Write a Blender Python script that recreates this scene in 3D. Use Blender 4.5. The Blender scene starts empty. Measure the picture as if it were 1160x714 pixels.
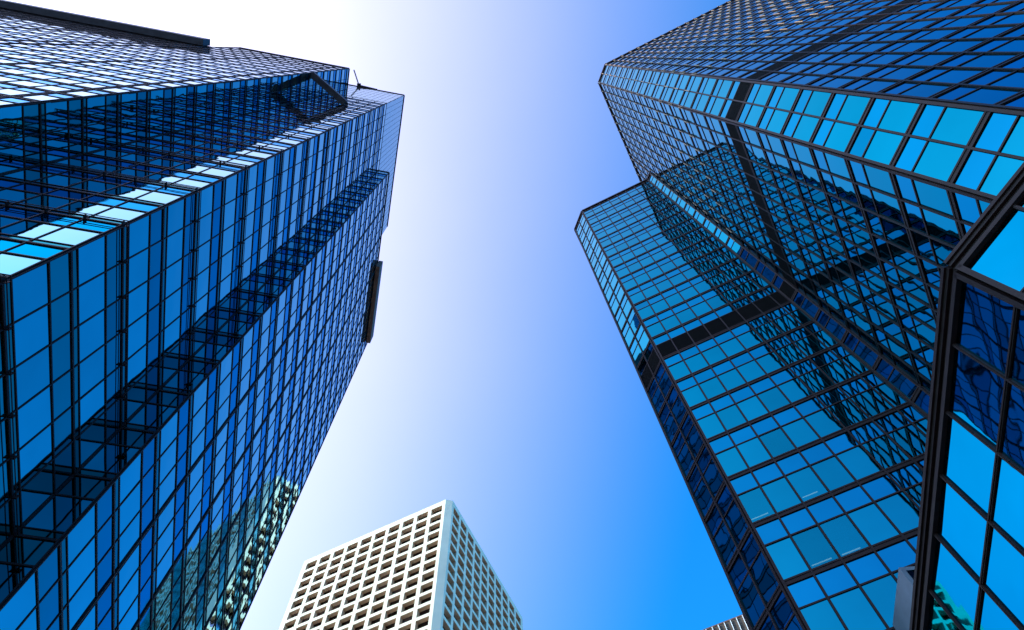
import bpy, bmesh, math, random
from mathutils import Vector, Matrix
from mathutils.bvhtree import BVHTree

random.seed(7)
S = bpy.context.scene
COL = S.collection
EYE = 1.6                                   # eye height; every s-height below is measured above it

# ------------------------------------------------------------------ camera
cam_d = bpy.data.cameras.new('camera')
cam = bpy.data.objects.new('camera', cam_d); COL.objects.link(cam)
cam_d.sensor_width = 36.0; cam_d.lens = 838.55 / 1160 * 36
cam_d.clip_start = 0.1; cam_d.clip_end = 8000
U = (0.99981195, 0.00648455, -0.01827613)
V = (0.0, -0.942436384, -0.334385498)
Z = (-0.01939242, 0.33432262, -0.94225916)
M = Matrix((U, V, Z)).to_4x4(); M.translation = (0, 0, EYE)
cam.matrix_world = M
S.camera = cam

# ------------------------------------------------------------------ sun and sky
SUN_AZ, SUN_EL = math.radians(184.5), math.radians(24)
sun_dir = Vector((math.cos(SUN_EL) * math.cos(SUN_AZ), math.cos(SUN_EL) * math.sin(SUN_AZ), math.sin(SUN_EL)))
sl = bpy.data.lights.new('sun', 'SUN'); sl.energy = 5.0; sl.angle = math.radians(0.5); sl.color = (1.0, 0.86, 0.68)
so = bpy.data.objects.new('sun', sl); COL.objects.link(so)
so.rotation_euler = sun_dir.to_track_quat('Z', 'Y').to_euler()

W = bpy.data.worlds.new('World'); S.world = W; W.use_nodes = True
nt = W.node_tree; N = nt.nodes; L = nt.links
for n in list(N): N.remove(n)
sky = N.new('ShaderNodeTexSky'); sky.sky_type = 'NISHITA'; sky.sun_disc = False
sky.sun_elevation = SUN_EL; sky.sun_rotation = math.pi / 2 - SUN_AZ
sky.air_density = 1.0; sky.dust_density = 1.6; sky.ozone_density = 2.2
hs = N.new('ShaderNodeMix'); hs.data_type = 'RGBA'; hs.blend_type = 'MULTIPLY'; hs.inputs[0].default_value = 1.0
hs.inputs[7].default_value = (0.12, 2.08, 3.7, 1)          # the deep, cyan-leaning blue of this sky
L.new(sky.outputs[0], hs.inputs[6])
# bright summer haze around the sun, fading with the angle from it
tc = N.new('ShaderNodeTexCoord')
dt = N.new('ShaderNodeVectorMath'); dt.operation = 'DOT_PRODUCT'; dt.inputs[1].default_value = sun_dir
L.new(tc.outputs['Generated'], dt.inputs[0])
rp = N.new('ShaderNodeMapRange'); rp.interpolation_type = 'LINEAR'
rp.inputs['From Min'].default_value = 0.05; rp.inputs['From Max'].default_value = 1.0
rp.inputs['To Min'].default_value = 0.0; rp.inputs['To Max'].default_value = 1.0
L.new(dt.outputs['Value'], rp.inputs['Value'])
pw = N.new('ShaderNodeMath'); pw.operation = 'POWER'; pw.inputs[1].default_value = 1.6; L.new(rp.outputs['Result'], pw.inputs[0])
nz = N.new('ShaderNodeTexNoise'); nz.inputs['Scale'].default_value = 2.2; nz.inputs['Detail'].default_value = 5; nz.inputs['Roughness'].default_value = 0.55
L.new(tc.outputs['Generated'], nz.inputs['Vector'])
nm = N.new('ShaderNodeMapRange'); nm.inputs['To Min'].default_value = 0.88; nm.inputs['To Max'].default_value = 1.12; L.new(nz.outputs['Fac'], nm.inputs['Value'])
uv = N.new('ShaderNodeMath'); uv.operation = 'MULTIPLY'; L.new(pw.outputs[0], uv.inputs[0]); L.new(nm.outputs['Result'], uv.inputs[1])
sc = N.new('ShaderNodeMix'); sc.data_type = 'RGBA'; sc.blend_type = 'MIX'
sc.inputs[6].default_value = (0, 0, 0, 1); sc.inputs[7].default_value = (16.4, 10.8, 8.0, 1)
L.new(uv.outputs[0], sc.inputs[0])
gl = N.new('ShaderNodeMix'); gl.data_type = 'RGBA'; gl.blend_type = 'ADD'; gl.inputs[0].default_value = 1.0
L.new(hs.outputs[2], gl.inputs[6]); L.new(sc.outputs[2], gl.inputs[7])
bg = N.new('ShaderNodeBackground'); bg.inputs['Strength'].default_value = 0.15
L.new(gl.outputs[2], bg.inputs['Color'])
ow = N.new('ShaderNodeOutputWorld'); L.new(bg.outputs[0], ow.inputs['Surface'])

S.view_settings.view_transform = 'Standard'; S.view_settings.look = 'None'
S.view_settings.exposure = 0.0; S.view_settings.gamma = 1.0; S.view_settings.use_curve_mapping = False
S.render.resolution_x = 1024; S.render.resolution_y = 630
try:
    S.cycles.max_bounces = 10; S.cycles.glossy_bounces = 8; S.cycles.diffuse_bounces = 3
except Exception: pass

# ------------------------------------------------------------------ materials
def newmat(name):
    m = bpy.data.materials.new(name); m.use_nodes = True
    t = m.node_tree; b = t.nodes['Principled BSDF']
    return m, t, b

def glass(name, tint, rough=0.015, wave=0.002, wscale=0.55, edge=(1, 1, 1), dirt=0.25, graze=None):
    """mirror-coated curtain wall glass: tinted reflection, slightly wavy, faint grime"""
    m, t, b = newmat(name)
    geo = t.nodes.new('ShaderNodeNewGeometry')
    no = t.nodes.new('ShaderNodeTexNoise'); no.inputs['Scale'].default_value = wscale
    no.inputs['Detail'].default_value = 1.5; no.inputs['Roughness'].default_value = 0.4
    t.links.new(geo.outputs['Position'], no.inputs['Vector'])
    bp = t.nodes.new('ShaderNodeBump'); bp.inputs['Distance'].default_value = wave * 10; bp.inputs['Strength'].default_value = 0.5
    t.links.new(no.outputs['Fac'], bp.inputs['Height']); t.links.new(bp.outputs[0], b.inputs['Normal'])
    n2 = t.nodes.new('ShaderNodeTexNoise'); n2.inputs['Scale'].default_value = 0.35; n2.inputs['Detail'].default_value = 6
    t.links.new(geo.outputs['Position'], n2.inputs['Vector'])
    at = t.nodes.new('ShaderNodeAttribute'); at.attribute_name = 'pane_tone'
    mx = t.nodes.new('ShaderNodeMix'); mx.data_type = 'RGBA'; mx.blend_type = 'MULTIPLY'; mx.inputs[0].default_value = 1
    mx.inputs[6].default_value = (*tint, 1)
    ad = t.nodes.new('ShaderNodeMath'); ad.operation = 'MULTIPLY_ADD'
    t.links.new(n2.outputs['Fac'], ad.inputs[0]); ad.inputs[1].default_value = dirt; 
    t.links.new(at.outputs['Fac'], ad.inputs[2])
    cc = t.nodes.new('ShaderNodeCombineColor')
    for i in range(3): t.links.new(ad.outputs[0], cc.inputs[i])
    t.links.new(cc.outputs[0], mx.inputs[7])
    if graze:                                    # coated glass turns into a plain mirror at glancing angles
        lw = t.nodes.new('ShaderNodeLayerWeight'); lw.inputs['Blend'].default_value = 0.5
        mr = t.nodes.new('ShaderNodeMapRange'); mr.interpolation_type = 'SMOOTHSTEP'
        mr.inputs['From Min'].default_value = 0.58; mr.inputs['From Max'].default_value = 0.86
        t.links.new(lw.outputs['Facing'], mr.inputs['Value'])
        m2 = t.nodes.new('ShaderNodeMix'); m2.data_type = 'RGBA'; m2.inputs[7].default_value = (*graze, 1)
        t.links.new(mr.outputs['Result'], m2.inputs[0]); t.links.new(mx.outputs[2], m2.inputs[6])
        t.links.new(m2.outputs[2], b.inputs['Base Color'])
    else: t.links.new(mx.outputs[2], b.inputs['Base Color'])
    b.inputs['Metallic'].default_value = 1.0; b.inputs['Roughness'].default_value = rough
    b.inputs['Specular Tint'].default_value = (*edge, 1)
    return m

def solid(name, col, rough=0.6, metal=0.0, var=0.15, scale=1.2, bump=0.0):
    m, t, b = newmat(name)
    geo = t.nodes.new('ShaderNodeNewGeometry')
    no = t.nodes.new('ShaderNodeTexNoise'); no.inputs['Scale'].default_value = scale; no.inputs['Detail'].default_value = 8
    t.links.new(geo.outputs['Position'], no.inputs['Vector'])
    cr = t.nodes.new('ShaderNodeValToRGB')
    cr.color_ramp.elements[0].position = 0.3; cr.color_ramp.elements[1].position = 0.7
    cr.color_ramp.elements[0].color = tuple(c * (1 - var) for c in col) + (1,)
    cr.color_ramp.elements[1].color = tuple(min(1, c * (1 + var)) for c in col) + (1,)
    t.links.new(no.outputs['Fac'], cr.inputs[0]); t.links.new(cr.outputs[0], b.inputs['Base Color'])
    b.inputs['Roughness'].default_value = rough; b.inputs['Metallic'].default_value = metal
    b.inputs['Specular IOR Level'].default_value = 0.12
    if bump:
        bp = t.nodes.new('ShaderNodeBump'); bp.inputs['Distance'].default_value = bump
        t.links.new(no.outputs['Fac'], bp.inputs['Height']); t.links.new(bp.outputs[0], b.inputs['Normal'])
    return m

MAT = dict(
    rclear=glass('half_clear_cyan_glass', (0.002, 0.205, 0.29), wave=0.0018, edge=(0.5, 0.9, 1)),
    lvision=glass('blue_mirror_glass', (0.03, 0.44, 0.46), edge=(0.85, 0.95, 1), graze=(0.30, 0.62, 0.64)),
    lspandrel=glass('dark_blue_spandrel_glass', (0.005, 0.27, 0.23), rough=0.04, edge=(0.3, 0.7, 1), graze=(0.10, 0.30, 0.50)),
    lstrip=glass('teal_strip_glass', (0.005, 0.20, 0.15), rough=0.05, edge=(0.5, 0.8, 1)),
    rvision=glass('cyan_mirror_glass', (0.002, 0.205, 0.29), wave=0.0018, edge=(0.5, 0.9, 1)),
    rspandrel=glass('cyan_spandrel_glass', (0.002, 0.185, 0.33), rough=0.02, wave=0.0018, edge=(0.5, 0.9, 1)),
    hglass=glass('azure_mirror_glass', (0.004, 0.22, 0.35), edge=(0.3, 0.9, 1), wave=0.0035, wscale=0.5),
    mullion=solid('dark_bronze_metal', (0.018, 0.010, 0.011), rough=0.5, metal=0.0, var=0.25, scale=3),
    rmullion=solid('bronze_metal', (0.018, 0.010, 0.009), rough=0.5, metal=0.0, var=0.25, scale=3),
    sun_glint=solid('pale_bronze_sun_glint', (0.42, 0.26, 0.17), rough=0.5),  # paler than the mullions: sunlight glinting on them, put into the colour
    core=solid('dark_interior', (0.012, 0.014, 0.02), rough=0.9),
    louvre=solid('black_louvre_metal', (0.003, 0.003, 0.003), rough=0.9, metal=0.0),
    cornice=solid('dark_grey_metal', (0.055, 0.055, 0.07), rough=0.5, metal=0.3, var=0.2),
    bronzebox=solid('brown_metal', (0.12, 0.065, 0.05), rough=0.6, var=0.2),
    roof=solid('roof_felt', (0.12, 0.12, 0.12), rough=0.95),
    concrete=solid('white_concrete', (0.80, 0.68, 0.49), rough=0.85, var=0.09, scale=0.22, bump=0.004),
    recess=solid('tan_recess', (0.56, 0.38, 0.24), rough=0.9, var=0.08, scale=0.3),  # soffits and jambs, browner and darker than the concrete grid
    wglass=glass('black_window_glass', (0.035, 0.035, 0.05), rough=0.05),
    brownwall=solid('brown_stone', (0.085, 0.062, 0.05), rough=0.8, var=0.2),
    whitefin=solid('white_fin_paint', (0.8, 0.78, 0.74), rough=0.6, var=0.04),
    clad=solid('grey_blue_cladding', (0.16, 0.19, 0.22), rough=0.45, metal=0.2, var=0.1, scale=2),
    paving=solid('grey_granite_paving', (0.33, 0.30, 0.27), rough=0.85, var=0.15, scale=0.8),
    asphalt=solid('asphalt', (0.05, 0.05, 0.052), rough=0.9, var=0.2, scale=4),
)

def let_through(m, share):
    t = m.node_tree; out = t.nodes['Material Output']; b = t.nodes['Principled BSDF']
    tr = t.nodes.new('ShaderNodeBsdfTransparent'); tr.inputs[0].default_value = (0.5, 0.95, 0.9, 1)
    mx = t.nodes.new('ShaderNodeMixShader'); mx.inputs[0].default_value = share
    t.links.new(b.outputs[0], mx.inputs[1]); t.links.new(tr.outputs[0], mx.inputs[2]); t.links.new(mx.outputs[0], out.inputs['Surface'])
let_through(MAT['rclear'], 0.16)
_m, _t, _b = newmat('warm_tube_light'); _b.inputs['Emission Color'].default_value = (1.0, 0.86, 0.6, 1); _b.inputs['Emission Strength'].default_value = 1.2
MAT['tube'] = _m

# ------------------------------------------------------------------ mesh helpers
def thing(name, label, cat, loc=(0, 0, 0), group=None):
    o = bpy.data.objects.new(name, None); COL.objects.link(o); o.location = loc
    o['label'] = label; o['category'] = cat
    if group: o['group'] = group
    return o

def link(name, me, mat, parent=None, kind=None, label=None):
    o = bpy.data.objects.new(name, me); COL.objects.link(o)
    if mat is not None and not me.materials: me.materials.append(mat)
    if parent is not None:
        o.parent = parent
        q = parent
        off = Vector((0, 0, 0))
        while q is not None: off += Vector(q.location); q = q.parent
        me.transform(Matrix.Translation(-off))
    if kind: o['kind'] = kind
    if label: o['label'] = label
    return o

class MB:
    """collects quads and boxes in world coordinates, then links them as one mesh object"""
    def __init__(s): s.v = []; s.f = []; s.t = []
    def quad(s, a, b, c, d, tone=1.0):
        i = len(s.v); s.v += [tuple(a), tuple(b), tuple(c), tuple(d)]; s.f.append((i, i + 1, i + 2, i + 3)); s.t.append(tone)
    def box(s, o, ax, ay, az):
        """box from corner o with three edge vectors"""
        o, ax, ay, az = map(Vector, (o, ax, ay, az)); i = len(s.v)
        for k in range(8): s.v.append(tuple(o + ax * (k & 1) + ay * ((k >> 1) & 1) + az * ((k >> 2) & 1)))
        fs = [(0, 2, 3, 1), (4, 5, 7, 6), (0, 1, 5, 4), (2, 6, 7, 3), (0, 4, 6, 2), (1, 3, 7, 5)]
        if ax.cross(ay).dot(az) < 0: fs = [tuple(reversed(f)) for f in fs]
        for f in fs: s.f.append(tuple(i + j for j in f)); s.t.append(1.0)
    def prism(s, poly, z0, z1):
        n = len(poly); i = len(s.v)
        ar = sum(poly[k][0] * poly[(k + 1) % n][1] - poly[(k + 1) % n][0] * poly[k][1] for k in range(n))
        if ar < 0: poly = poly[::-1]
        for p in poly: s.v.append((p[0], p[1], z0))
        for p in poly: s.v.append((p[0], p[1], z1))
        for k in range(n): s.f.append((i + k, i + (k + 1) % n, i + n + (k + 1) % n, i + n + k)); s.t.append(1.0)
        s.f.append(tuple(i + k for k in reversed(range(n)))); s.f.append(tuple(i + n + k for k in range(n))); s.t += [1.0, 1.0]
    def tube(s, a, b, r, seg=8):
        a = Vector(a); b = Vector(b); d = (b - a).normalized()
        x = d.orthogonal().normalized(); y = d.cross(x); i = len(s.v)
        for p in (a, b):
            for k in range(seg):
                an = 2 * math.pi * k / seg; s.v.append(tuple(p + x * (r * math.cos(an)) + y * (r * math.sin(an))))
        for k in range(seg):
            k2 = (k + 1) % seg; s.f.append((i + k, i + k2, i + seg + k2, i + seg + k)); s.t.append(1.0)
        s.f.append(tuple(i + k for k in reversed(range(seg)))); s.f.append(tuple(i + seg + k for k in range(seg))); s.t += [1.0, 1.0]
    def mesh(s, name):
        me = bpy.data.meshes.new(name); me.from_pydata(s.v, [], s.f); me.update()
        at = me.attributes.new('pane_tone', 'FLOAT', 'FACE')
        at.data.foreach_set('value', s.t)
        return me
    def build(s, name, mat, parent=None, **k):
        return link(name, s.mesh(name), mat, parent, **k)

class Wall:
    """one straight facade; u runs from p0 to p1, the outside is to the RIGHT of that direction unless flip"""
    def __init__(s, p0, p1, flip=False):
        s.p0 = Vector((p0[0], p0[1], 0)); d = Vector((p1[0], p1[1], 0)) - s.p0
        s.len = d.length; s.d = d.normalized(); s.n = Vector((s.d.y, -s.d.x, 0)) * (-1 if flip else 1)
    def P(s, u, z, out=0.0): return s.p0 + s.d * u + s.n * out + Vector((0, 0, z))
    def bar(s, mb, u0, u1, z0, z1, out0, out1):
        mb.box(s.P(u0, z0, out0), s.d * (u1 - u0), s.n * (out1 - out0), (0, 0, z1 - z0))
    def pane(s, u0, u1, z0, z1, out, tilt=0.0022):
        """quad facing outward, tilted a hair like real glazing"""
        a = random.gauss(0, tilt); b = random.gauss(0, tilt); w = u1 - u0; h = z1 - z0
        c = [s.P(u0, z0, out - a * w / 2 - b * h / 2), s.P(u1, z0, out + a * w / 2 - b * h / 2),
             s.P(u1, z1, out + a * w / 2 + b * h / 2), s.P(u0, z1, out - a * w / 2 + b * h / 2)]
        if s.d.cross(Vector((0, 0, 1))).dot(s.n) < 0: c.reverse()
        return c

# ------------------------------------------------------------------ what the camera sees, to pick the panes that show largest
Mi = M.inverted()
def px(p):
    q = Mi @ Vector(p)
    if q.z >= -0.05: return None
    return (580 + 838.55 * q.x / -q.z, 357 - 838.55 * q.y / -q.z)
OCC = MB(); BVH = [None]
def seen_area(c):
    q = [px(p) for p in c]
    if any(k is None for k in q): return 0
    cx = sum(k[0] for k in q) / 4; cy = sum(k[1] for k in q) / 4
    if not (0 < cx < 1160 and 0 < cy < 714): return 0
    nrm = (c[1] - c[0]).cross(c[3] - c[0]); mid = (c[0] + c[2]) / 2; eye = Vector((0, 0, EYE))
    if nrm.dot(eye - mid) <= 0: return 0
    a = abs(sum(q[i][0] * q[(i + 1) % 4][1] - q[(i + 1) % 4][0] * q[i][1] for i in range(4))) / 2
    d = mid - eye
    if BVH[0] is None: BVH[0] = BVHTree.FromPolygons(OCC.v, OCC.f)
    h = BVH[0].ray_cast(eye, d.normalized(), d.length - 0.6)
    return 0 if h[0] is not None else a

class Panes:
    """all panes of a building: the hundred that show largest become parts, the rest one mesh per glass"""
    def __init__(s): s.items = []
    def add(s, c, mat, tone): s.items.append((c, mat, tone))
    def build(s, parent, name='window_pane', limit=100, restname='window_panes', rest_kind='stuff'):
        ar = [(seen_area(c), i) for i, (c, m, t) in enumerate(s.items)]
        ar.sort(reverse=True); top = {i for a, i in ar[:limit] if a > 0}
        for i in sorted(top):
            c, m, t = s.items[i]; mb = MB(); mb.quad(*c, tone=t); mb.build(name, MAT[m], parent)
        mats = sorted({m for _, m, _ in s.items}); mb = MB(); idx = []
        for i, (c, m, t) in enumerate(s.items):
            if i not in top: mb.quad(*c, tone=t); idx.append(mats.index(m))
        me = mb.mesh(restname)
        for m in mats: me.materials.append(MAT[m])
        me.polygons.foreach_set('material_index', idx)
        link(restname, me, None, parent, kind=rest_kind)

def tone(): return max(0.5, random.gauss(0.86, 0.045)) * (0.85 if random.random() < .06 else 1)

# ------------------------------------------------------------------ plan frames
def rot(a): a = math.radians(a); return Vector((math.cos(a), math.sin(a), 0))
LN, LT = rot(10.4), rot(100.4)             # left tower: n (towards the camera side), t
RA, RB = rot(64), rot(-26)                 # right tower: a, b
G = 1.2                                    # metres per unit of the left tower's grid
def LP(n, t): p = (LN * n + LT * t) * G; return (p.x, p.y)
def RP(a, b): p = RA * a + RB * b; return (p.x, p.y)

# ------------------------------------------------------------------ ground
g = MB(); g.quad((-4000, -4000, 0), (4000, -4000, 0), (4000, 4000, 0), (-4000, 4000, 0))
g.build('ground', MAT['paving'], kind='structure')
g = MB(); g.prism([(-14.5, -60), (8, -60), (8, 120), (-14.5, 120)], 0.004, 0.14)
g.build('pavement', MAT['paving'], kind='structure')

# ------------------------------------------------------------------ masses (needed first, so that hidden panes can be told apart)
n4, n6, n2 = -14.14, -12.55, -21.91
t3, t5, t1 = 9.51, 19.10, 6.40
H1_, H2_, H3_, H4_ = [EYE + h * G for h in (130.3, 120.5, 109.0, 108.5)]
INS = 0.25
LI = INS / G
left_masses = [
    ([LP(-45, t3 + LI), LP(n4 - LI, t3 + LI), LP(n4 - LI, 32.4), LP(-45, 32.4)], H1_ - .3),
    ([LP(-38.6, t1 + LI), LP(n2 - LI, t1 + LI), LP(n2 - LI, 30), LP(-38.6, 30)], H2_ - .3),
    ([LP(-86, t1 + LI), LP(-38.6, t1 + LI), LP(-38.6, 30), LP(-86, 30)], H4_ - .3),
    ([LP(-50, t5 + LI), LP(n6 - LI, t5 + LI), LP(n6 - LI, 46.0), LP(-50, 46.0)], H3_ - .3)]
HR1, HR2 = EYE + 117.3, EYE + 101.9
right_masses = [
    ([RP(8.75 + INS, 13.94 + .1), RP(10.67 + .1, 12.01 + INS), RP(34, 12.01 + INS), RP(34, 54), RP(8.75 + INS, 54)], HR1 - .3),
    ([RP(23.95 + INS, 1.42 + .1), RP(23.95 + INS, 11.31 + .25), RP(23.25 + .25, 12.01 + .25), RP(23.5, 13), RP(48, 13), RP(48, -.55 + INS), RP(25.89 + .1, -.55 + INS)], HR2 - .3)]
HZ = 18.2
K = Vector((0.6376 * HZ, 0.2848 * HZ, 0)); D1 = rot(-59.3); D2 = rot(83.7)
HH = EYE + HZ
def inset(p, v): return (p.x + v[0], p.y + v[1])
ke1 = K + D1 * 11.4; ke2 = K + D2 * 13.7
h_mass = ([inset(K, (.28, 0.05)), inset(ke1, (.22, .1)), (20.3, -1.4), (16.45, 1.85), (15.7, 4.4), (20.6, 14.9), inset(ke2, (.25, -.02))], HH - .3)
for poly, z in left_masses + right_masses + [h_mass]: OCC.prism(poly, 0, z)

# ------------------------------------------------------------------ LEFT TOWER
def left_wall(w, z1, fr, rails, panes, mod, z0=0.0, crown=None, heavy=3, skip=0, rail=True, edges=(True, True), dk=1.0, tk=1.0):
    """curtain wall: floor = narrow strip, tall vision pane, darker spandrel pane"""
    n = max(1, round(w.len / (mod * G))); m = w.len / n
    us = [i * m for i in range(n + 1)]
    top = min(z1, crown) if crown else z1
    base = EYE + 26.6 * G; F = 4 * G
    k0 = math.floor((z0 - base) / F) - 1; k1 = math.ceil((top - base) / F) + 1
    for k in range(k0, k1):
        zf = base + F * k
        rows = [(zf + .08, zf + .45 * G, 'lstrip'), (zf + .45 * G + .07, zf + 2.55 * G, 'lvision'), (zf + 2.55 * G + .07, zf + F - .06, 'lspandrel')]
        for a, b, mt in rows:
            a = max(a, z0); b = min(b, top - .05)
            if b - a < .15: continue
            for i in range(n):
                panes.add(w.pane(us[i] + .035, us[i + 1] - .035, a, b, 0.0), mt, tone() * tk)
        for (a, b, dp) in ((zf - .06, zf + .08, .06 * dk), (zf + .45 * G, zf + .45 * G + .07, .04 * dk), (zf + 2.55 * G, zf + 2.55 * G + .09, .05 * dk)):
            if a >= z0 and b <= top: w.bar(fr, 0, w.len, a, b, -.12, dp)
        rl = MB()
        if rail and k % 2 == 1 and zf > z0 and zf + 1 < top:
            # maintenance guide rail held off the glass by short brackets
            for dz in (-.08, .19):
                rl.tube(w.P(-.24 if edges[0] else 0, zf + dz, .24), w.P(w.len + (.24 if edges[1] else 0), zf + dz, .24), .025, 6)
            for i in range(0, n + 1):
                w.bar(rl, max(0, us[i] - .03), us[i] + .03, zf - .07, zf + .18, .0, .23)
            rails.append(rl)
    for i, u in enumerate(us):
        e = i in (0, n)
        hv = (i % heavy == 0) and not e
        wd, dp = (.06, .08) if e else ((.04, .09 * dk) if hv else (.028, .045 * dk))
        a, b = max(0, u - wd), min(w.len, u + wd)
        w.bar(fr, a, b, z0, top - .002, -.118, dp)
        if hv: w.bar(fr, u + .16, u + .22, z0, top - .002, -.117, .06 * dk)
    if crown:
        nn = n * 2; mm = w.len / nn; z = crown + .07
        while z < z1 - .3:
            zz = min(z + 1.29, z1 - .12)
            for i in range(nn): panes.add(w.pane(i * mm + .01, (i + 1) * mm - .01, z, zz, 0, .001), 'lvision', tone() * .85)
            w.bar(fr, 0, w.len, zz - .02, zz + .05, -.12, .010); z += 1.33
        for i in range(nn + 1):
            w.bar(fr, max(0, i * mm - .02), min(w.len, i * mm + .02), crown, z1, -.118, .014)
    w.bar(fr, 0, w.len, z1 - .14, z1 + .02, -.3, .12)

lt = thing('glass_tower', 'tall deep blue mirror glass tower with stepped corners, left', 'skyscraper', (*LP(n4, t3), 0))
mb = MB()
for poly, z in left_masses: mb.prism(poly, 0, z)
mb.build('tower_core', MAT['core'], lt)
mb = MB()
for poly, z in left_masses: mb.prism(poly, z + .002, z + .22)
mb.build('roof', MAT['roof'], lt)
lp = Panes()
crown1 = EYE + 109.3 * G
specs = [
    # (p0, p1, top, base, crown, module)
    (LP(-86, t1), LP(-38.6, t1), H4_, 0, None, 1.55),
    (LP(-38.6, t1), LP(n2, t1), H2_, 0, None, 1.55),
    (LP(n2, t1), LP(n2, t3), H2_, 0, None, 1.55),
    (LP(n2, t3), LP(n4, t3), H1_, 0, crown1, 1.554),
    (LP(-45, t3), LP(n2, t3), H1_, H2_ - .5, H2_ - .4, 1.554),
    (LP(n4, t3), LP(n4, t5), H1_, 0, crown1, 1.598),
    (LP(n4, t5), LP(n4, 32.4), H1_, H3_ - .5, crown1, 1.576),
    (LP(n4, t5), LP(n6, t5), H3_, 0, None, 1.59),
    (LP(n6, t5), LP(n6, 46.1), H3_, 0, None, 1.59),
    (LP(n6, 46.1), LP(-30, 46.1), H3_, 0, None, 3.1),
    (LP(-86, 30.1), LP(-86, t1), H4_, 0, None, 3.1),
]
for i, (a, b, top, z0, cr, mod) in enumerate(specs):
    fr = MB(); rails = []; w = Wall(a, b)
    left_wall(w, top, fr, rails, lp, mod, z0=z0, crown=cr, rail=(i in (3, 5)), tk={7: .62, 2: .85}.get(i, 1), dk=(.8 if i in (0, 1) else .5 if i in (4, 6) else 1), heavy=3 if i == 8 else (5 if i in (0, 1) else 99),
              edges=(i in (5,), i in (3,)))
    fr.build('curtain_wall_frame', MAT['mullion'], lt)
    for q in rails: q.build('guide_rail', MAT['mullion'], lt)
lp.build(lt)
# overhanging dark cornices on the two lower roofs
w = Wall(LP(-86, t1), LP(-38.9, t1)); mb = MB()
w.bar(mb, 0, w.len, H4_ - 2.5, H4_ + .65, .16, 1.2); mb.build('cornice', MAT['cornice'], lt)
w = Wall(LP(n6, 32.7), LP(n6, 45.1)); mb = MB()
w.bar(mb, 0, w.len, H3_ - 3.2, H3_ + .6, .14, .85); mb.build('cornice', MAT['bronzebox'], lt, label='brown cornice box')

# ------------------------------------------------------------------ RIGHT TOWER
def right_wall(w, z1, fr, band, panes, mod, z0=0.0, first=0.0, split=None, base_top=EYE + 117.1, lights=None, glints=None):
    us = [0.0]
    if split: us = [w.len * i / split for i in range(split + 1)]
    else:
        while us[-1] + mod < w.len - .35: us.append(us[-1] + mod)
        us.append(w.len)
    k = 0
    z = base_top
    while z > z0 + .5:
        bt = z                                     # centre of the heavy bar on top of this floor
        if bt <= z1 + .3:
            s_bot = bt - .18 - 1.28; t_bot = bt - 4 + .18
            rel = round(bt - EYE, 1)
            is_band = abs(rel - 53.1) < .05
            for i in range(len(us) - 1):
                a, b = us[i] + .06, us[i + 1] - .06
                if s_bot > z0: panes.add(w.pane(a, b, max(z0, s_bot), bt - .17, 0, .003), 'rspandrel', tone())
                lit = lights is not None and bt < EYE + 38 and random.random() < .3
                if not is_band and s_bot - .09 > z0: panes.add(w.pane(a, b, max(z0, t_bot), s_bot - .09, 0, .003), 'rclear' if lit else 'rvision', tone())
                if lit and t_bot > z0:
                    zt = t_bot + random.uniform(.15, .6)
                    w.bar(lights, a + .1, a + random.uniform(.6, 1.05), zt, zt + .025, -.21, -.17)
            w.bar(fr, 0, w.len, s_bot - .09, s_bot, -.12, .035)
            for dz0, dz1, dp in ((-.17, -.07, .055), (-.07, .07, .03), (.07, .17, .055)):
                w.bar(fr, 0, w.len, max(z0, bt + dz0), min(z1 + .2, bt + dz1), -.12, dp)
            if is_band:
                zz = t_bot
                while zz < s_bot - .1:
                    w.bar(band, .05, w.len - .05, zz, zz + .09, -.1, .02); zz += .16
                w.bar(band, .05, w.len - .05, t_bot, s_bot - .1, -.12, -.04)
        z -= 4
    for i, u in enumerate(us):
        e = i in (0, len(us) - 1)
        wd, dp = (.12, .09) if e else (.042, .065)
        w.bar(fr, max(0, u - wd), min(w.len, u + wd), z0, z1 - .002, -.118, dp)
    w.bar(fr, 0, w.len, z1 - .10, z1 + .25, -.3, .16)
    if glints is not None:                          # added pale bars imitating sun glints on the upper mullions and the coping
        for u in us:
            w.bar(glints, max(0, u - .06), min(w.len, u + .06), z1 - .02, z1 + .18, .163, .24)
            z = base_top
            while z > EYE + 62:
                if z < z1: w.bar(glints, max(0, u - .035), min(w.len, u + .035), z - 1.9, z - .25, .10, .15)
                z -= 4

rt = thing('glass_tower', 'tall cyan mirror glass tower with cut corners and one black louvre band', 'skyscraper', (*RP(10.67, 12.01), 0))
mb = MB()
for poly, z in right_masses: mb.prism(poly, 0, z)
mb.build('tower_core', MAT['core'], rt)
mb = MB()
for poly, z in right_masses: mb.prism(poly, z + .002, z + .22)
mb.build('roof', MAT['roof'], rt)
rp_ = Panes()
rs = [
    (RP(8.75, 13.94), RP(8.75, 54), HR1, 0, None, True),
    (RP(10.67, 12.01), RP(8.75, 13.94), HR1, 0, 2, False),
    (RP(10.67, 12.01), RP(23.25, 12.01), HR1, 0, None, True),
    (RP(23.25, 12.01), RP(34, 12.01), HR1, HR2 - .5, None, True),
    (RP(23.25, 12.01), RP(23.95, 11.31), HR2, 0, 1, True),
    (RP(23.95, 1.42), RP(23.95, 11.31), HR2, 0, None, True),
    (RP(23.95, 1.42), RP(25.89, -.55), HR2, 0, 2, True),
    (RP(25.89, -.55), RP(48, -.55), HR2, 0, None, True),
]
def outward(w, cx, cy):
    c = Vector((cx, cy, 0)); mid = w.P(w.len / 2, 0)
    if w.n.dot(mid - c) < 0: w.n = -w.n
    return w
cen = [RP(30, 34), RP(30, 34), RP(18, 30), RP(28, 30), RP(40, 28), RP(35, 6), RP(36, 8), RP(36, 10)]
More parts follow.
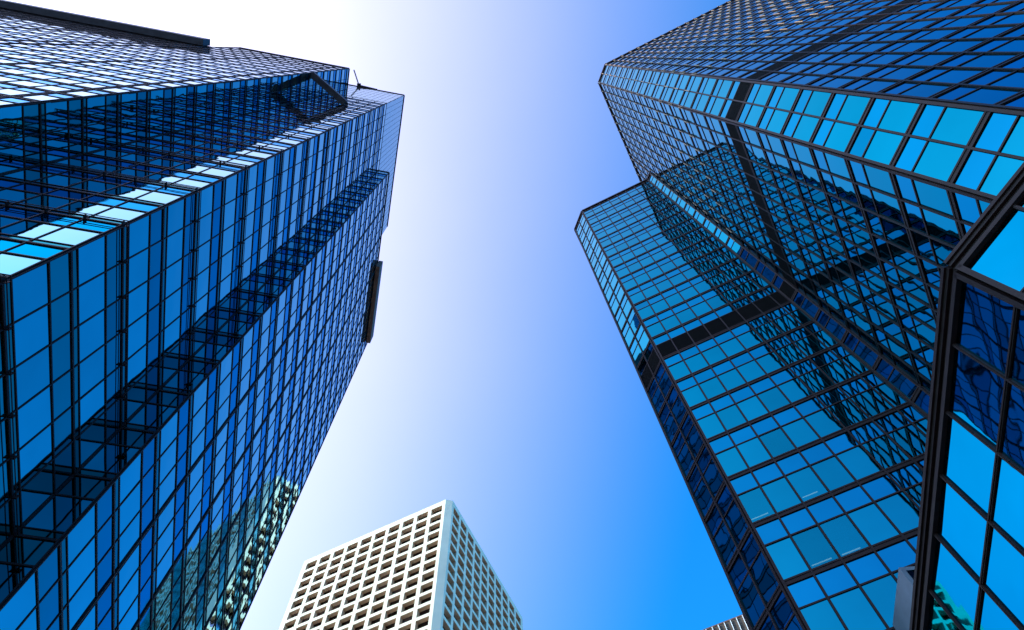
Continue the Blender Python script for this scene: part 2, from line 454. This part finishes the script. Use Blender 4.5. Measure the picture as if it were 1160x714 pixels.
for (a, b, top, z0, sp, _), c in zip(rs, cen):
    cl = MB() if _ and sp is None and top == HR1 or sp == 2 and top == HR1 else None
    fr = MB(); bd = MB(); lg = MB() if (a, b) == rs[5][:2] else None; w = outward(Wall(a, b), *c)
    right_wall(w, top, fr, bd, rp_, 1.30, z0=z0, split=sp, lights=lg, glints=cl)
    if cl and cl.v: cl.build('mullion_sun_glints', MAT['sun_glint'], rt, kind='stuff')
    if lg: lg.build('ceiling_lights', MAT['tube'], rt)
    fr.build('curtain_wall_frame', MAT['rmullion'], rt)
    if bd.v: bd.build('louvre_band', MAT['louvre'], rt)
rp_.build(rt)

# ------------------------------------------------------------------ LOW GLASS BUILDING beside the right tower
hb = thing('glass_annexe', 'low dark framed glass building close by, in front of the cyan tower', 'building', (K.x, K.y, 0))
mb = MB(); mb.prism(h_mass[0], 0, HH - .3); mb.build('building_core', MAT['core'], hb)
mb = MB(); mb.prism(h_mass[0], HH - .298, HH - .12); mb.build('roof', MAT['roof'], hb)
hp = Panes()
def h_wall(w, mod):
    fr = MB(); n = round(w.len / mod); us = [i * w.len / n for i in range(n + 1)]
    z = HH - .62
    rows = []
    while z > .3:
        a = max(.2, z - 2.05); rows.append((a, z)); z -= 2.18
    for a, b in rows:
        for i in range(n): hp.add(w.pane(us[i] + .05, us[i + 1] - .05, a + .02, b - .02, 0.0, .004), 'hglass', tone())
        w.bar(fr, 0, w.len, a - .13, a, -.1, .05); w.bar(fr, 0, w.len, a - .09, a - .04, .05, .075)
    for i, u in enumerate(us):
        e = i in (0, n); wd = .14 if e else .042
        w.bar(fr, max(0, u - wd), min(w.len, u + wd), 0, HH - .5, -.098, .13 if e else .07)
        w.bar(fr, max(0, u - wd * .4), min(w.len, u + wd * .4), 0, HH - .55, .0, .14 if e else .085)
    # stepped coping
    w.bar(fr, 0, w.len, HH - .62, HH - .47, -.1, .13)
    w.bar(fr, 0, w.len, HH - .47, HH - .26, -.1, .03)
    w.bar(fr, 0, w.len, HH - .26, HH - .13, -.1, .12)
    w.bar(fr, 0, w.len, HH - .13, HH, -.3, .18)
    fr.build('window_frame', MAT['rmullion'], hb)
w1 = outward(Wall((K.x, K.y), (ke1.x, ke1.y)), 17, 6); w2 = outward(Wall((K.x, K.y), (ke2.x, ke2.y)), 17, 6)
h_wall(w1, 1.91); h_wall(w2, 1.91)
hp.build(hb)
# clad block on its roof
SH = EYE + 21
c0 = Vector((0.6580 * 21, 0.8016 * 21, 0))
sb = thing('rooftop_block', 'plain grey clad rooftop block with one glazed side, standing on the low glass building', 'roof block', (c0.x, c0.y, HH))
ex = rot(-5); ey = rot(85)
mb = MB(); mb.prism([(p.x, p.y) for p in (c0, c0 + ex * 1.9, c0 + ex * 1.9 + ey * 2.5, c0 + ey * 2.5)], HH - .5, SH); mb.build('clad_wall', MAT['clad'], sb)
w = outward(Wall((c0.x, c0.y), ((c0 + ex * 1.9).x, (c0 + ex * 1.9).y)), (c0 + ex * 2 + ey * 2).x, (c0 + ex * 2 + ey * 2).y)
z = SH - .2
while z > HH + .5:
    for a in (.15,):
        mb = MB(); mb.quad(*w.pane(a, a + 1.6, z - 1.9, z, .02), tone=.6); mb.build('window_pane', MAT['lspandrel'], sb)
    z -= 2.0

# ------------------------------------------------------------------ WHITE OFFICE BLOCK
WH = EYE + 165
P0 = Vector((-0.31566 * 165, 0.77412 * 165, 0)); P1 = Vector((-0.0845 * 165, 0.6614 * 165, 0))
P2 = Vector((-0.0735 * 165, 0.6632 * 165, 0)); P3 = Vector((0.03717 * 165, 0.894 * 165, 0))
P4 = P0 + (P3 - P2)
wb = thing('office_block', 'white concrete office block with a grid of deep square window recesses, bottom centre', 'building', (P1.x, P1.y, 0))
P01 = (P1 - P0).normalized(); P23 = (P3 - P2).normalized()
inn = 1.25
core = [P0 + P01 * inn + P23 * inn, P1 + P23 * inn - P01 * .3, P2 - P01 * inn + P23 * .6, P3 - P01 * inn - P23 * .3, P4 + P01 * .5 - P23 * .5]
mb = MB(); mb.prism([(p.x, p.y) for p in core], 0, WH - 1.6); mb.build('building_core', MAT['core'], wb)
mb = MB(); mb.prism([(p.x, p.y) for p in core], WH - 1.5, WH - 1.2); mb.build('roof', MAT['roof'], wb)
wp = Panes()
def waffle(w, bays, mg0, mg1, name, depth=1.04):
    fr = MB(); rc = MB(); bay = (w.len - mg0 - mg1) / bays; fl = 3.6
    ow_, oh = bay * .76, 2.62
    ztop = WH - 1.95
    rows = int((ztop - 2) / fl)
    zb_all = ztop - (rows - 1) * fl - oh
    # top and bottom strips, end strips
    fr.quad(w.P(0, ztop), w.P(w.len, ztop), w.P(w.len, WH), w.P(0, WH))
    fr.quad(w.P(0, 0), w.P(w.len, 0), w.P(w.len, zb_all), w.P(0, zb_all))
    fr.box(w.P(0.02, WH - .5, -.7), w.d * (w.len - .04), w.n * .69, (0, 0, .5 - .002))
    ucols = [mg0 + i * bay + (bay - ow_) / 2 for i in range(bays)]
    e = [0.0]
    for u in ucols: e += [u, u + ow_]
    e.append(w.len)
    for i in range(0, len(e), 2):
        fr.quad(w.P(e[i], zb_all), w.P(e[i + 1], zb_all), w.P(e[i + 1], ztop), w.P(e[i], ztop))
    for r in range(rows):
        zt = ztop - r * fl; zb = zt - oh
        for u in ucols:
            u1 = u + ow_
            if r < rows - 1: fr.quad(w.P(u, zt - fl), w.P(u1, zt - fl), w.P(u1, zb), w.P(u, zb))
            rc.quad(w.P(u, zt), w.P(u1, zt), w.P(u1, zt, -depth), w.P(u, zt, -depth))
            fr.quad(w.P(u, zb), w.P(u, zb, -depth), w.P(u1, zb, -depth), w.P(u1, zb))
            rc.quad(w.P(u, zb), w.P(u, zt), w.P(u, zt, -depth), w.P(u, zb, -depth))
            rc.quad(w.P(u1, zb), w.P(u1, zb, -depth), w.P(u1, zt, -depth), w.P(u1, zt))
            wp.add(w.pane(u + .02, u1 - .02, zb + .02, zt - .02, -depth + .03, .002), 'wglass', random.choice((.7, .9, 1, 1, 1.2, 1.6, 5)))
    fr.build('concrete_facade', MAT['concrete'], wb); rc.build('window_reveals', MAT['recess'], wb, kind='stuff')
cw = (P1 + P3) / 2
waffle(outward(Wall(P0, P1), cw.x, cw.y), 10, .9, .35, 'a')
waffle(outward(Wall(P2, P3), cw.x, cw.y), 10, .35, .9, 'b')
mb = MB(); mb.prism([(P1.x, P1.y), (P2.x, P2.y), ((P2 + P23 * .6 - P01 * .6).x, (P2 + P23 * .6 - P01 * .6).y), ((P1 - P01 * .3 + P23 * .3).x, (P1 - P01 * .3 + P23 * .3).y)], 0, WH - .003)
mb.build('corner_pier', MAT['concrete'], wb)
wp.build(wb)

# ------------------------------------------------------------------ BROWN BUILDING with white fins, far behind the right tower
BH = EYE + 120
Q0 = Vector((0.3495 * 120, 0.9255 * 120, 0)); qd = rot(-26)
qa = Q0 - qd * 1.5; qb = Q0 + qd * 30
bb = thing('office_block', 'brown office block with white vertical fins, just its top corner showing beside the cyan tower', 'building', (qa.x, qa.y, 0))
back = rot(64)
mb = MB(); mb.prism([(qa.x, qa.y), (qb.x, qb.y), ((qb + back * 30).x, (qb + back * 30).y), ((qa + back * 30).x, (qa + back * 30).y)], 0, BH)
mb.build('wall', MAT['brownwall'], bb)
w = outward(Wall((qa.x, qa.y), (qb.x, qb.y)), (qa + back * 15).x, (qa + back * 15).y)
for i in range(24):
    u = .15 + i * 1.31
    mb = MB(); w.bar(mb, u, u + .13, 0, BH - .15, .004, .4); mb.build('fin', MAT['whitefin'], bb)
mb = MB(); w.bar(mb, -.1, w.len + .1, BH, BH + .35, -.4, .1); mb.build('parapet', MAT['bronzebox'], bb)

# ------------------------------------------------------------------ rooftop gear on the left tower
j0 = Vector((-22.74 * G, 2.50 * G, EYE + 96.0 * G)); j1 = Vector((-18.9 * G, 5.95 * G, EYE + 96.0 * G))
jl = thing('maintenance_arm', 'dark box shaped window cleaning arm sticking out from the blue tower near its roof', 'crane arm', tuple(j0))
dj = (j1 - j0); sd = dj.normalized().cross(Vector((0, 0, 1)))
mb = MB(); mb.box(j0 - sd * .46 + Vector((0, 0, -.45)), dj, sd * .92, (0, 0, .85)); mb.build('boom', MAT['cornice'], jl)
mb = MB(); mb.box(j0 - sd * .565 + Vector((0, 0, .29)), dj, sd * .10, (0, 0, .10)); mb.build('edge_rail', MAT['whitefin'], jl)
mb = MB(); mb.box(j1 - sd * .3 + Vector((0, 0, .35)), dj.normalized() * .35, sd * .5, (0, 0, .4)); mb.build('end_pulley', MAT['cornice'], jl)

zr = EYE + 130.3 * G
def at(xy, z): return Vector((xy[0] * (z - EYE), xy[1] * (z - EYE), z))
b0 = at((-0.1777, 0.0398), zr + .1)
dv = thing('roof_davit', 'thin dark davit with a leaning mast on the roof edge of the blue tower', 'davit', tuple(b0))
mb = MB(); mb.tube(b0, at((-0.1826, 0.0216), zr + 6.5), .14); mb.build('mast', MAT['mullion'], dv)
mb = MB(); mb.tube(b0, at((-0.1545, 0.0452), zr + 1.2), .13); mb.build('arm', MAT['mullion'], dv)
mb = MB(); mb.box(b0 - Vector((.35, .35, .1)), (.7, 0, 0), (0, .7, 0), (0, 0, .6)); mb.build('base', MAT['mullion'], dv)
